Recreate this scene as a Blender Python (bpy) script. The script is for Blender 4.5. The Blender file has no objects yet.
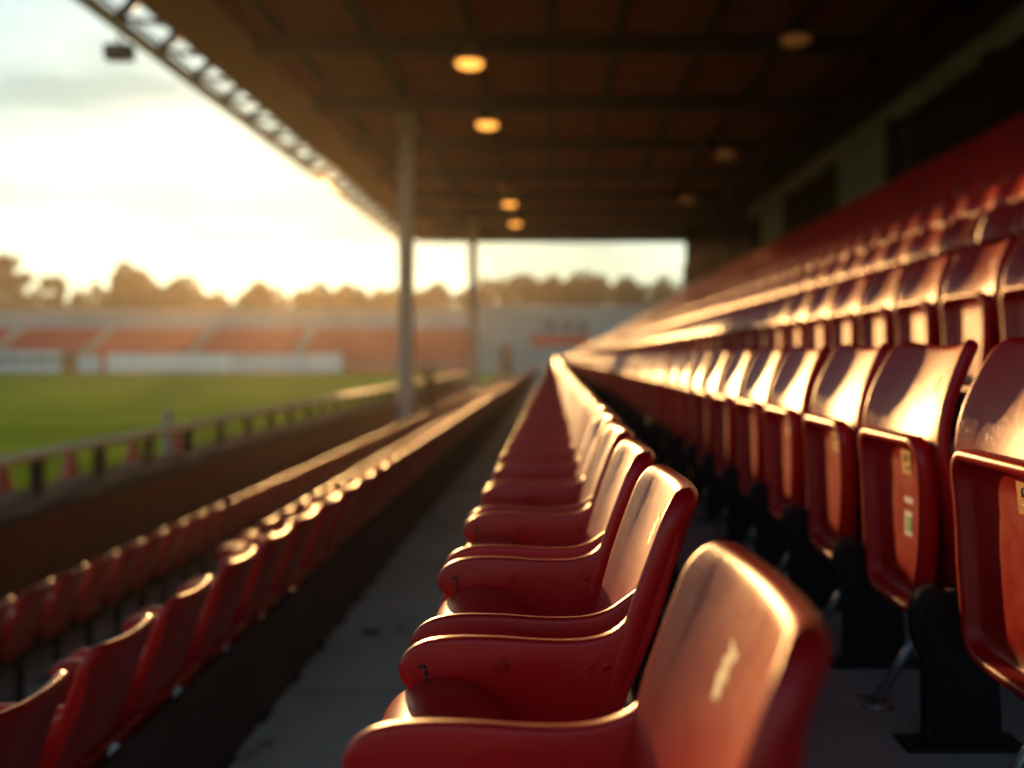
import bpy, bmesh, math, random
import numpy as np
from mathutils import Vector, Matrix
random.seed(7)
R = math.radians
CAMZ = 2.5                      # eye height over the pitch
scene = bpy.context.scene
COL = scene.collection

# ------------------------------------------------------------------ helpers
def link_mesh(name, V, F, mat=None, parent=None, smooth=True, loc=None):
    me = bpy.data.meshes.new(name)
    me.from_pydata([tuple(map(float, v)) for v in V], [], [tuple(int(i) for i in f) for f in F])
    return link_me(name, me, mat, parent, smooth, loc)

def link_me(name, me, mat=None, parent=None, smooth=True, loc=None):
    if mat is not None and not me.materials:
        me.materials.append(mat)
    if smooth:
        me.polygons.foreach_set('use_smooth', [True] * len(me.polygons))
    me.update()
    o = bpy.data.objects.new(name, me)
    COL.objects.link(o)
    if parent is not None:
        o.parent = parent
    if loc is not None:
        o.location = loc
    return o

def empty(name, label, cat, loc=(0, 0, 0), group=None, rz=0.0):
    o = bpy.data.objects.new(name, None)
    o.empty_display_size = .2
    COL.objects.link(o)
    o.location = loc
    o.rotation_euler = (0, 0, rz)
    return tag(o, label, cat, group)

def tag(o, label=None, cat=None, group=None, kind=None):
    if label: o['label'] = label
    if cat: o['category'] = cat
    if group: o['group'] = group
    if kind: o['kind'] = kind
    return o

class MB:
    """collects simple shapes into one mesh"""
    def __init__(s): s.V = []; s.F = []
    def add(s, V, F):
        n = len(s.V); s.V += [tuple(v) for v in V]; s.F += [tuple(i + n for i in f) for f in F]; return s
    def box(s, x0, x1, y0, y1, z0, z1):
        V = [(x, y, z) for x in (x0, x1) for y in (y0, y1) for z in (z0, z1)]
        return s.add(V, [(0, 1, 3, 2), (4, 6, 7, 5), (0, 4, 5, 1), (2, 3, 7, 6), (0, 2, 6, 4), (1, 5, 7, 3)])
    def tube(s, a, b, r, n=10, r2=None, caps=True):
        a = Vector(a); b = Vector(b); d = (b - a).normalized()
        p = d.orthogonal().normalized(); q = d.cross(p)
        r2 = r if r2 is None else r2
        V = []
        for c, rr in ((a, r), (b, r2)):
            for i in range(n):
                t = 2 * math.pi * i / n
                V.append(c + p * (rr * math.cos(t)) + q * (rr * math.sin(t)))
        F = [(i, (i + 1) % n, n + (i + 1) % n, n + i) for i in range(n)]
        if caps: F += [tuple(reversed(range(n))), tuple(range(n, 2 * n))]
        return s.add(V, F)
    def loft(s, loops, closed_ends=True):
        n = len(loops[0]); V = [v for l in loops for v in l]; F = []
        for k in range(len(loops) - 1):
            for i in range(n):
                j = (i + 1) % n
                F.append((k * n + i, k * n + j, (k + 1) * n + j, (k + 1) * n + i))
        if closed_ends:
            F += [tuple(reversed(range(n))), tuple(range((len(loops) - 1) * n, len(loops) * n))]
        return s.add(V, F)
    def lathe(s, prof, c=(0, 0, 0), n=20):
        loops = [[(c[0] + r * math.cos(2 * math.pi * i / n), c[1] + r * math.sin(2 * math.pi * i / n), c[2] + z) for i in range(n)] for r, z in prof]
        return s.loft(loops)
    def build(s, name, mat, parent=None, smooth=False, loc=None, bevel=0.0, seg=2, fixn=True):
        me = bpy.data.meshes.new(name)
        bm = bmesh.new()
        vs = [bm.verts.new(v) for v in s.V]
        for f in s.F:
            try: bm.faces.new([vs[i] for i in f])
            except ValueError: pass
        if fixn: bmesh.ops.recalc_face_normals(bm, faces=bm.faces)
        if bevel > 0:
            ed = [e for e in bm.edges if len(e.link_faces) == 2 and e.calc_face_angle(0) > .6]
            bmesh.ops.bevel(bm, geom=ed, offset=bevel, segments=seg, affect='EDGES', profile=.5)
        bm.to_mesh(me); bm.free()
        return link_me(name, me, mat, parent, smooth, loc)

def catmull(P, n):
    """smooth curve through points P, n samples per span"""
    P = [np.array(p, float) for p in P]; out = []
    Q = [2 * P[0] - P[1]] + P + [2 * P[-1] - P[-2]]
    for i in range(1, len(Q) - 2):
        for k in range(n):
            t = k / n
            a, b, c, d = Q[i - 1], Q[i], Q[i + 1], Q[i + 2]
            out.append(.5 * ((2 * b) + (c - a) * t + (2 * a - 5 * b + 4 * c - d) * t * t + (3 * b - a - 3 * c + d) * t ** 3))
    out.append(P[-1]); return out

# ------------------------------------------------------------------ materials
def mat_new(name):
    m = bpy.data.materials.new(name); m.use_nodes = True
    nt = m.node_tree
    return m, nt, nt.nodes['Principled BSDF'], nt.nodes.new, nt.links.new

def texco(new, lk, scale=1.0, kind='Object'):
    t = new('ShaderNodeTexCoord'); mp = new('ShaderNodeMapping')
    mp.inputs['Scale'].default_value = (scale,) * 3 if isinstance(scale, (int, float)) else scale
    lk(t.outputs[kind], mp.inputs[0]); return mp.outputs[0]

def noise(new, lk, co, scale, detail=4, rough=.6):
    n = new('ShaderNodeTexNoise'); n.inputs['Scale'].default_value = scale
    n.inputs['Detail'].default_value = detail; n.inputs['Roughness'].default_value = rough
    lk(co, n.inputs['Vector']); return n.outputs['Fac']

def ramp(new, lk, fac, stops):
    r = new('ShaderNodeValToRGB')
    while len(r.color_ramp.elements) < len(stops): r.color_ramp.elements.new(.5)
    for e, (p, c) in zip(r.color_ramp.elements, stops):
        e.position = p; e.color = (*c, 1) if len(c) == 3 else c
    lk(fac, r.inputs[0]); return r.outputs[0]

def rough_mat(name, c1, c2, scale=3.0, rough=.8, bump=.3, bscale=40, metallic=0.0, kind='Object', spec=.5, stretch=None):
    m, nt, b, new, lk = mat_new(name)
    co = texco(new, lk, stretch or 1.0, kind)
    lk(ramp(new, lk, noise(new, lk, co, scale, 6), [(.35, c1), (.65, c2)]), b.inputs['Base Color'])
    b.inputs['Roughness'].default_value = rough; b.inputs['Metallic'].default_value = metallic
    b.inputs['Specular IOR Level'].default_value = spec
    if bump:
        bp = new('ShaderNodeBump'); bp.inputs['Strength'].default_value = bump; bp.inputs['Distance'].default_value = .01
        lk(noise(new, lk, co, bscale, 6), bp.inputs['Height']); lk(bp.outputs[0], b.inputs['Normal'])
    return m

def plastic_mat(name, c_lo, c_hi, dust=(.30, .13, .09)):
    """aged moulded plastic: faded patches, fine scratches, dust specks, uneven gloss"""
    m, nt, b, new, lk = mat_new(name)
    co = texco(new, lk, 1.0, 'Object')
    oi = new('ShaderNodeObjectInfo')
    off = new('ShaderNodeVectorMath'); off.operation = 'MULTIPLY_ADD'
    cmb = new('ShaderNodeCombineXYZ')
    for i in range(3): lk(oi.outputs['Random'], cmb.inputs[i])
    off.inputs[1].default_value = (37., 19., 53.); lk(cmb.outputs[0], off.inputs[0]); lk(co, off.inputs[2])
    cv = off.outputs[0]
    n1 = noise(new, lk, cv, 7, 5)
    base = ramp(new, lk, n1, [(.3, c_lo), (.7, c_hi)])
    # per-seat fading
    mx = new('ShaderNodeHueSaturation'); lk(base, mx.inputs['Color'])
    mr = new('ShaderNodeMapRange'); mr.inputs['To Min'].default_value = .82; mr.inputs['To Max'].default_value = 1.2
    lk(oi.outputs['Random'], mr.inputs[0]); lk(mr.outputs[0], mx.inputs['Value'])
    # dust specks
    sp = ramp(new, lk, noise(new, lk, cv, 420, 2), [(.66, (0, 0, 0)), (.74, (1, 1, 1))])
    big = ramp(new, lk, noise(new, lk, cv, 16, 3), [(.45, (0, 0, 0)), (.75, (1, 1, 1))])
    ml = new('ShaderNodeMath'); ml.operation = 'MULTIPLY'; lk(sp, ml.inputs[0]); lk(big, ml.inputs[1])
    m2 = new('ShaderNodeMath'); m2.operation = 'MULTIPLY'; m2.inputs[1].default_value = .45; lk(ml.outputs[0], m2.inputs[0])
    mix = new('ShaderNodeMixRGB'); lk(m2.outputs[0], mix.inputs[0]); lk(mx.outputs[0], mix.inputs[1]); mix.inputs[2].default_value = (*dust, 1)
    lk(mix.outputs[0], b.inputs['Base Color'])
    # gloss: smudged
    rg = new('ShaderNodeMapRange'); rg.inputs['From Min'].default_value = .3; rg.inputs['From Max'].default_value = .7
    rg.inputs['To Min'].default_value = .28; rg.inputs['To Max'].default_value = .37
    lk(noise(new, lk, cv, 22, 6, .7), rg.inputs[0]); lk(rg.outputs[0], b.inputs['Roughness'])
    # scratches + moulding texture
    st = new('ShaderNodeMapping'); st.inputs['Scale'].default_value = (30, 320, 60); st.inputs['Rotation'].default_value = (.4, .3, .9); lk(cv, st.inputs[0])
    s1 = ramp(new, lk, noise(new, lk, st.outputs[0], 1, 3), [(.62, (0, 0, 0)), (.70, (1, 1, 1))])
    ad = new('ShaderNodeMath'); ad.operation = 'MULTIPLY_ADD'; ad.inputs[1].default_value = .5
    lk(s1, ad.inputs[0]); lk(noise(new, lk, cv, 700, 3), ad.inputs[2])
    bp = new('ShaderNodeBump'); bp.inputs['Strength'].default_value = .28; bp.inputs['Distance'].default_value = .0012
    lk(ad.outputs[0], bp.inputs['Height'])
    bp2 = new('ShaderNodeBump'); bp2.inputs['Strength'].default_value = .035; bp2.inputs['Distance'].default_value = .006
    lk(noise(new, lk, cv, 18, 2), bp2.inputs['Height']); lk(bp.outputs[0], bp2.inputs['Normal'])
    lk(bp2.outputs[0], b.inputs['Normal'])
    b.inputs['Specular IOR Level'].default_value = .38
    return m

def emit_mat(name, col, strength):
    m, nt, b, new, lk = mat_new(name)
    b.inputs['Base Color'].default_value = (col[0] * .25, col[1] * .25, col[2] * .25, 1)
    b.inputs['Emission Color'].default_value = (*col, 1); b.inputs['Emission Strength'].default_value = strength
    return m

M = {}
M['red'] = plastic_mat('red_plastic', (.37, .003, .005), (.42, .004, .006))
M['black_metal'] = rough_mat('black_painted_steel', (.006, .006, .007), (.015, .014, .013), 9, .62, .25, 120, spec=.25)
M['steel'] = rough_mat('galvanised_steel', (.22, .23, .24), (.36, .37, .38), 14, .42, .15, 90, .85)
M['concrete'] = rough_mat('terrace_concrete', (.17, .17, .165), (.27, .265, .25), 1.6, .88, .5, 60)
def walkway_mat():
    m, nt, b, new, lk = mat_new('worn_grey_green_walkway')
    co = texco(new, lk, 1.0, 'Object')
    base = ramp(new, lk, noise(new, lk, co, 2.3, 8, .65), [(.28, (.40, .50, .44)), (.5, (.60, .72, .64)), (.72, (.70, .80, .73))])
    st = ramp(new, lk, noise(new, lk, co, 5.5, 4, .6), [(.60, (1, 1, 1)), (.70, (.45, .43, .40))])
    sx = new('ShaderNodeSeparateXYZ'); lk(co, sx.inputs[0])
    md = new('ShaderNodeMath'); md.operation = 'MODULO'; md.inputs[1].default_value = 1.9; lk(sx.outputs['Y'], md.inputs[0])
    jt = ramp(new, lk, md.outputs[0], [(.0, (.25, .24, .22)), (.012, (.25, .24, .22)), (.02, (1, 1, 1))])
    r = base
    for q in (st, jt):
        mx = new('ShaderNodeMixRGB'); mx.blend_type = 'MULTIPLY'; mx.inputs[0].default_value = 1; lk(r, mx.inputs[1]); lk(q, mx.inputs[2]); r = mx.outputs[0]
    lk(r, b.inputs['Base Color']); b.inputs['Roughness'].default_value = .5
    bp = new('ShaderNodeBump'); bp.inputs['Strength'].default_value = .5; bp.inputs['Distance'].default_value = .01
    lk(noise(new, lk, co, 60, 6), bp.inputs['Height']); lk(bp.outputs[0], b.inputs['Normal'])
    return m
M['walkway'] = walkway_mat()
M['coping'] = rough_mat('coping_concrete', (.07, .074, .072), (.11, .112, .108), 2.5, .95, .4, 45, spec=.0)
M['brick'] = rough_mat('painted_brown_wall', (.19, .045, .020), (.25, .060, .028), 2.2, .8, .3, 30)
M['timber'] = rough_mat('varnished_handrail', (.70, .42, .18), (.80, .52, .25), 4, .46, .12, 30, stretch=(6, .4, 6))
M['ceiling'] = rough_mat('brown_roof_boards', (.28, .076, .036), (.35, .095, .046), 1.2, .75, .35, 9)
M['beam'] = rough_mat('brown_painted_steel', (.028, .011, .007), (.05, .019, .011), 2, .6, .2, 30)
M['fascia'] = rough_mat('fascia_boards', (.31, .066, .032), (.38, .084, .042), 1.4, .65, .2, 18)
M['truss_dark'] = rough_mat('dark_truss_steel', (.02, .024, .022), (.04, .045, .04), 4, .5, .1, 40)
M['truss_white'] = rough_mat('white_painted_pipe', (.66, .68, .64), (.78, .79, .75), 3, .4, .1, 40)
M['pillar'] = rough_mat('grey_cream_pillar_paint', (.44, .41, .36), (.54, .50, .44), 3, .55, .2, 30)
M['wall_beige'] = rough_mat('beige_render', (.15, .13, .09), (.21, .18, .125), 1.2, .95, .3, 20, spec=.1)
M['dark_board'] = rough_mat('scuffed_dark_boards', (.045, .026, .022), (.08, .05, .042), 5, .7, .3, 40)
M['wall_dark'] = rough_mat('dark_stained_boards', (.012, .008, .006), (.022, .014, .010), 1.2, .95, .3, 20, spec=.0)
M['grass_dry'] = rough_mat('field_grass', (.05, .08, .02), (.10, .12, .035), .06, .95, 0, 10)
M['cream'] = rough_mat('mottled_cream', (.52, .40, .22), (.74, .62, .40), 160, .5, .3, 300)
M['orange_label'] = rough_mat('orange_sticker', (.55, .20, .03), (.66, .27, .05), 60, .5, .1, 200)
M['white_label'] = rough_mat('white_sticker', (.62, .60, .56), (.76, .74, .70), 60, .5, .1, 200)
M['pink_label'] = rough_mat('faded_pink_sticker', (.50, .12, .08), (.60, .17, .11), 60, .5, .1, 200)
M['ink'] = rough_mat('dark_ink', (.012, .010, .010), (.03, .025, .02), 90, .5, 0)
M['green_ink'] = rough_mat('green_print', (.10, .34, .05), (.16, .44, .08), 90, .5, 0)
M['bark'] = rough_mat('bark', (.05, .035, .025), (.09, .065, .045), 3, .9, .4, 8)
M['cone_red'] = rough_mat('red_cone_rubber', (.42, .030, .022), (.52, .045, .03), 6, .5, .1, 60)
M['grey_post'] = rough_mat('grey_post_paint', (.24, .26, .27), (.34, .36, .37), 6, .6, .1, 60)
M['stand_wall'] = rough_mat('blue_grey_cladding', (.22, .29, .31), (.30, .37, .38), .15, .7, 0, 10)
M['stand_concrete'] = rough_mat('pale_stair_concrete', (.32, .30, .24), (.42, .39, .31), .3, .9, 0, 10)
M['far_red'] = rough_mat('far_red_seats', (.50, .006, .026), (.58, .012, .038), .25, .6, 0, 10)
M['board_white'] = rough_mat('white_hoarding', (.62, .70, .72), (.74, .80, .80), .2, .5, 0, 10)
M['board_blue'] = rough_mat('pale_blue_hoarding', (.42, .58, .64), (.52, .66, .70), .2, .5, 0, 10)
M['pale_blue'] = rough_mat('pale_blue_cladding', (.14, .25, .28), (.20, .30, .33), .2, .7, 0, 10)
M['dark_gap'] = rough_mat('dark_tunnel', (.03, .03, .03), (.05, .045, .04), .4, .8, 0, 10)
M['glow'] = emit_mat('warm_lamp_glass', (1.0, .38, .06), 1.0)
M['glow_dim'] = emit_mat('dim_lamp_glass', (1.0, .36, .08), .03)
M['lamp_shade'] = rough_mat('lamp_enamel', (.30, .27, .22), (.40, .36, .30), 6, .5, .1, 60)
M['jacket'] = rough_mat('dark_brown_cloth', (.022, .013, .010), (.045, .025, .018), 12, .9, .2, 90)
M['skin'] = rough_mat('skin', (.42, .24, .17), (.50, .30, .21), 12, .6, 0)
M['hair'] = rough_mat('auburn_hair', (.06, .022, .012), (.11, .04, .02), 30, .6, .2, 90)
M['glass'] = rough_mat('milky_window_glass', (.5, .55, .5), (.6, .63, .58), 5, .2, 0)

def leaf_mat(name, c1, c2):
    m, nt, b, new, lk = mat_new(name)
    co = texco(new, lk, 1.0, 'Object')
    lk(ramp(new, lk, noise(new, lk, co, .6, 4), [(.35, c1), (.65, c2)]), b.inputs['Base Color'])
    b.inputs['Roughness'].default_value = .7
    tr = new('ShaderNodeBsdfTranslucent'); tr.inputs[0].default_value = (c2[0] * 1.4, c2[1] * 1.4, c2[2] * .8, 1)
    mx = new('ShaderNodeMixShader'); mx.inputs[0].default_value = .35
    lk(b.outputs[0], mx.inputs[1]); lk(tr.outputs[0], mx.inputs[2])
    lk(mx.outputs[0], nt.nodes['Material Output'].inputs[0])
    return m
LEAF = [leaf_mat('summer_leaves', (.035, .068, .02), (.07, .11, .032)),
        leaf_mat('dark_leaves', (.022, .055, .022), (.048, .088, .034)),
        leaf_mat('dry_leaves', (.05, .06, .02), (.09, .09, .03))]

def pitch_mat():
    m, nt, b, new, lk = mat_new('mown_pitch_grass')
    co = texco(new, lk, 1.0, 'Object')
    sx = new('ShaderNodeSeparateXYZ'); lk(co, sx.inputs[0])
    s = new('ShaderNodeMath'); s.operation = 'SINE'; ml = new('ShaderNodeMath'); ml.operation = 'MULTIPLY'; ml.inputs[1].default_value = .55
    lk(sx.outputs['Y'], ml.inputs[0]); lk(ml.outputs[0], s.inputs[0])
    a = ramp(new, lk, s.outputs[0], [(.35, (.115, .225, .008)), (.65, (.165, .285, .012))])
    n = ramp(new, lk, noise(new, lk, co, .35, 8, .7), [(.3, (.8, .8, .8)), (.7, (1.2, 1.2, 1.2))])
    mx = new('ShaderNodeMixRGB'); mx.blend_type = 'MULTIPLY'; mx.inputs[0].default_value = 1; lk(a, mx.inputs[1]); lk(n, mx.inputs[2])
    lk(mx.outputs[0], b.inputs['Base Color']); b.inputs['Roughness'].default_value = .85
    b.inputs['Specular IOR Level'].default_value = .0
    bp = new('ShaderNodeBump'); bp.inputs['Strength'].default_value = .6; bp.inputs['Distance'].default_value = .05
    lk(noise(new, lk, co, 14, 6), bp.inputs['Height']); lk(bp.outputs[0], b.inputs['Normal'])
    return m
M['pitch'] = pitch_mat()

def Z(h): return CAMZ + h        # height given relative to the eye

# ------------------------------------------------------------------ seats
NU = 10
def section(w, t, r):
    """rounded slab section: list of (u, d), width 2w, thickness t"""
    r = min(r, t * .5 - 1e-4, w - 1e-4)
    P = []
    for i in range(NU + 1): P.append((-(w - r) + 2 * (w - r) * i / NU, t / 2))
    for k in range(1, 5):
        a = math.pi / 2 - k * math.pi / 10; P.append(((w - r) + r * math.cos(a), (t / 2 - r) + r * math.sin(a)))
    P.append((w, 0))
    for k in range(1, 5):
        a = -k * math.pi / 10; P.append(((w - r) + r * math.cos(a), -(t / 2 - r) + r * math.sin(a)))
    for i in range(NU + 1): P.append(((w - r) - 2 * (w - r) * i / NU, -t / 2))
    for k in range(1, 5):
        a = -math.pi / 2 - k * math.pi / 10; P.append((-(w - r) + r * math.cos(a), -(t / 2 - r) + r * math.sin(a)))
    P.append((-w, 0))
    for k in range(1, 5):
        a = math.pi - k * math.pi / 10; P.append((-(w - r) + r * math.cos(a), (t / 2 - r) + r * math.sin(a)))
    return P

class Shell:
    """a moulded panel swept up a path in the (x, h) plane; path = (x, h, halfwidth, thickness, bow)"""
    def __init__(s, path, uc, n=5, rc=.04):
        pts = catmull(path, n); s.uc = uc
        P = [np.array(p) for p in pts]
        L = [0]
        for a, b in zip(P, P[1:]): L.append(L[-1] + float(np.hypot(*(b - a)[:2])))
        s.L = L; s.P = P; T = L[-1]; s.T = T
        # resample with refinement near the rounded top
        svals = list(np.linspace(0, T - rc, 16)) + [T - rc + rc * math.sin(a) for a in np.linspace(0, math.pi / 2, 9)[1:]]
        s.rc = rc; s.sv = svals
    def at(s, q):
        i = int(np.clip(np.searchsorted(s.L, q) - 1, 0, len(s.L) - 2))
        t = (q - s.L[i]) / max(1e-9, s.L[i + 1] - s.L[i])
        p = s.P[i] * (1 - t) + s.P[i + 1] * t
        i0, i1 = max(0, i - 1), min(len(s.P) - 1, i + 2)
        d = s.P[i1][:2] - s.P[i0][:2]; d = d / np.hypot(*d)
        return p, np.array([-d[1], d[0]])          # normal: towards the front (-x) when going up
    def point(s, q, u, d):
        p, n = s.at(q)
        w = p[2]; bow = p[4] * (u / w) ** 2 * (1 + .4 * abs(u / w))
        xy = p[:2] + n * (d + bow)
        return (xy[0], s.uc + u, xy[1])
    def loops(s):
        out = []
        for q in s.sv:
            p, n = s.at(q); w = p[2]; t = p[3]
            k = q - (s.T - s.rc)
            if k > 0: w = p[2] - s.rc + math.sqrt(max(0, s.rc ** 2 - k ** 2)) if p[2] > s.rc else p[2]
            e = s.T - q
            if e < t / 2: t = 2 * math.sqrt(max(1e-6, (t / 2) ** 2 - (t / 2 - e) ** 2))
            t = max(t, .002)
            lp = []
            for u, d in section(w, t, t * .46):
                bow = p[4] * (u / p[2]) ** 2 * (1 + .4 * abs(u / p[2]))
                xy = p[:2] + n * (d + bow)
                lp.append((xy[0], s.uc + u, xy[1]))
            out.append(lp)
        return out

def prism(poly, u0, u1):
    n = len(poly)
    V = [(x, u0, h) for x, h in poly] + [(x, u1, h) for x, h in poly]
    F = [tuple(range(n)), tuple(reversed(range(n, 2 * n)))] + [(i, n + i, n + (i + 1) % n, (i + 1) % n) for i in range(n)]
    return V, F

# ---- the seat with armrests (walkway row and the rows below it); seat frame: heights relative to the eye, x = 0 under the eye
SIDE_TOP = [(-.158, -.374), (-.1745, -.352), (-.171, -.332), (-.151, -.3165), (-.118, -.3105), (-.066, -.311), (-.014, -.3145),
            (.030, -.3135), (.060, -.305), (.079, -.287), (.088, -.260), (.103, -.226), (.119, -.192), (.127, -.175)]
SIDE_BACK = [(.132, -.180), (.136, -.205), (.127, -.242), (.108, -.303), (.078, -.375), (.052, -.440), (.030, -.505), (.015, -.540)]
SIDE_BOT = [(-.015, -.520), (-.035, -.470), (-.048, -.425), (-.066, -.395), (-.092, -.377), (-.125, -.3745)]
def side_poly():
    a = catmull(SIDE_TOP, 3); b = catmull(SIDE_BACK, 2); c = catmull(SIDE_BOT, 3)
    return [tuple(p) for p in a] + [tuple(p) for p in b] + [tuple(p) for p in c]

ARM_FLOOR = -.855
def armed_seat_parts():
    """meshes of one seat, u (= y) from 0 at the near side panel"""
    parts = {}
    sh = Shell([(.010, -.610, .110, .020, .0), (.022, -.540, .142, .022, .002), (.048, -.455, .152, .024, .006), (.082, -.365, .160, .026, .012),
                (.116, -.282, .164, .027, .019), (.143, -.218, .163, .027, .022), (.165, -.156, .158, .026, .021)], .158, 5, .048)
    parts['backrest'] = (MB().loft(sh.loops()), 'red', True, 0)
    poly = side_poly()
    inner = [tuple(p) for p in catmull(SIDE_TOP[:8] + [(.060, -.3055), (.082, -.291), (.100, -.278), (.116, -.270)], 3)] + [tuple(p) for p in catmull([(.112, -.285)] + SIDE_BACK[3:], 2)] + [tuple(p) for p in catmull(SIDE_BOT, 3)]
    for nm, u0, u1 in (('side_panel', 0.0, .020), ('side_panel', .092, .110)):
        V, F = prism(poly if u0 == 0 else inner, u0, u1)
        parts[nm if u0 == 0 else nm + '_inner'] = (MB().add(V, F), 'red', True, .0055)
    # pan: a rolled front edge falling back into the bucket
    prof = catmull([(-.178, -.470), (-.186, -.425), (-.176, -.382), (-.148, -.357), (-.110, -.350), (-.070, -.362), (-.040, -.392), (-.014, -.428), (.026, -.448), (.075, -.440)], 4)
    loops = []
    for k, (u, dz) in enumerate([(.113, -.012), (.116, -.004), (.124, 0), (.19, -.002), (.26, -.004), (.33, -.002), (.396, 0), (.404, -.004), (.407, -.012)]):
        top = [(p[0], u, p[1] + dz) for p in prof]
        bot = [(p[0] * .94 + .004, u, p[1] - .020) for p in reversed(prof)]
        loops.append(top + bot)
    parts['seat_pan'] = (MB().loft(loops), 'red', True, 0)
    lg = MB()
    lg.box(-.012, .030, .165, .207, ARM_FLOOR + .008, -.52)
    lg.box(-.10, .10, .12, .25, ARM_FLOOR, ARM_FLOOR + .008)
    lg.box(-.14, .02, .168, .204, -.50, -.465)
    parts['pedestal'] = (lg, 'black_metal', False, .004)
    br = MB(); br.box(.032, .058, -.006, .42, -.60, -.565)
    parts['rail'] = (br, 'black_metal', False, .004)
    return parts, sh

TIP_FLOOR = -.68
def tip_seat_parts():
    parts = {}
    sh = Shell([(.742, -.470, .150, .018, .0), (.736, -.400, .185, .020, .002), (.722, -.290, .200, .022, .004), (.712, -.205, .204, .024, .010), (.717, -.168, .204, .026, .020),
                (.736, -.110, .199, .027, .029), (.763, -.048, .190, .028, .031), (.794, .020, .177, .028, .028)], 0.0, 5, .040)
    parts['backrest'] = (MB().loft(sh.loops()), 'red', True, 0)
    # folded pan: a hollow tray whose underside faces the pitch
    def outline(inset):
        W, T, B = .168 - inset, -.150 - inset, -.492 + inset
        pts = []
        r = max(.012, .052 - inset)
        for k in range(9):
            a = math.pi / 2 * k / 8; pts.append((W - r + r * math.sin(a), T - r + r * math.cos(a)))
        for f in (.25, .5, .75): pts.append((W - .012 * f, T - r + (B + .1 - (T - r)) * f))
        r2 = max(.015, .062 - inset); Wb = W - .026
        for k in range(9):
            a = math.pi / 2 * k / 8; pts.append((Wb - r2 + r2 * math.cos(a), B + r2 - r2 * math.sin(a)))
        return pts + [(-u, h) for u, h in reversed(pts)]
    loops = []
    for inset, x in ((.03, .704), (.010, .702), (.0, .694), (.0, .676), (.0015, .668), (.006, .6635), (.012, .6625), (.017, .6645), (.021, .669), (.026, .686), (.032, .691), (.06, .6905), (.10, .690)):
        loops.append([(x - .012 * max(0, (h + .30) / .15) ** 2, u, h) for u, h in outline(inset)])
    parts['seat_pan'] = (MB().loft(loops), 'red', True, 0)
    st = MB()
    poly = [tuple(p) for p in catmull([(.640, -.678), (.639, -.60), (.637, -.535), (.624, -.505), (.618, -.470), (.619, -.435), (.632, -.408), (.662, -.400), (.676, -.412), (.698, -.402), (.728, -.402), (.752, -.40), (.765, -.53), (.775, -.678)], 3)]
    V, F = prism(poly, -.252, -.222); st.add(V, F)
    st.box(.60, .81, -.275, -.20, TIP_FLOOR, TIP_FLOOR + .008)
    parts['standard'] = (st, 'black_metal', True, .004)
    kn = MB(); kn.tube((.690, -.258, -.430), (.690, -.176, -.430), .010, 12)
    parts['hinge_bolt'] = (kn, 'black_metal', True, .003)
    sr = MB()
    a = Vector((.628, -.04, -.672)); b = Vector((.735, -.04, -.500))
    sr.tube(a, b, .010, 10); sr.box(.600, .650, -.075, -.005, TIP_FLOOR, TIP_FLOOR + .006)
    parts['strut'] = (sr, 'steel', True, 0)
    return parts, sh

def surface_patch(sh, q0, q1, u0, u1, d, nq=6, nu=4, ragged=.0, seed=1):
    """a thin patch that follows the front of a shell"""
    rnd = random.Random(seed); V = []; F = []
    for i in range(nq + 1):
        for j in range(nu + 1):
            q = q0 + (q1 - q0) * i / nq; u = u0 + (u1 - u0) * j / nu
            if ragged and (i in (0, nq) or j in (0, nu)):
                q += rnd.uniform(-1, 1) * ragged * (q1 - q0); u += rnd.uniform(-1, 1) * ragged * (u1 - u0) * 1.6
            V.append(sh.point(q, u, d))
    for i in range(nq):
        for j in range(nu):
            a = i * (nu + 1) + j; F.append((a, a + 1, a + nu + 2, a + nu + 1))
    return V, F

def build_proto(parts, hidden=()):
    """the meshes, made once"""
    out = {}
    for k, (mb, mt, sm, bv) in parts.items():
        o = mb.build(k, M[mt], None, sm, None, bv, 3)
        if sm and bv:
            bm = bmesh.new(); bm.from_mesh(o.data)
            for e in bm.edges: e.smooth = not (len(e.link_faces) == 2 and e.calc_face_angle(0) > .7)
            for f in bm.faces: f.smooth = True
            bm.to_mesh(o.data); bm.free()
        out[k] = o.data; bpy.data.objects.remove(o)
    return out

armP, armS = armed_seat_parts()
tipP, tipS = tip_seat_parts()
armM = build_proto(armP)
tipM = build_proto(tipP)

def mesh_of(V, F, name, mat):
    me = bpy.data.meshes.new(name); me.from_pydata([tuple(v) for v in V], [], F); me.materials.append(M[mat]); me.update(); return me
arm_mark = mesh_of(*surface_patch(armS, armS.T - .096, armS.T - .058, .012, .032, .0142, 9, 5, .16, 3), 'cream_mark', 'cream')  # small ragged cream patch near the top of the backrest
tip_mark = mesh_of(*surface_patch(tipS, tipS.T - .105, tipS.T - .075, -.065, -.048, .0150, 6, 4, .10, 4), 'cream_mark', 'cream')

def mk(name, mb, mat, smooth=False, bevel=0):
    o = mb.build(name, M[mat], None, smooth, None, bevel); me = o.data; bpy.data.objects.remove(o); return me
b = MB(); b.tube((-.061, .001, -.341), (-.061, -.0025, -.341), .0082, 20); b.tube((-.061, -.0025, -.341), (-.061, -.0045, -.341), .0050, 16)
screw_me = mk('screw', b, 'red', False, .0008)
b = MB()
slotc = [(-.1530, -.3425), (-.1485, -.3390), (-.1445, -.3420), (-.1440, -.350), (-.1445, -.3600), (-.1475, -.3635)]
for p, q in zip(slotc, slotc[1:]): b.tube((p[0], -.0003, p[1]), (q[0], -.0003, q[1]), .0016, 8)
slot_me = mk('hook_slot', b, 'ink', True)
b = MB()
for px, ph, r in ((.038, -.340, .0026), (.054, -.341, .0042), (.045, -.334, .0016), (.079, -.321, .0020), (.036, -.350, .0015)):
    b.tube((px, .0008, ph), (px, -.0012, ph), r, 12)
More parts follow.
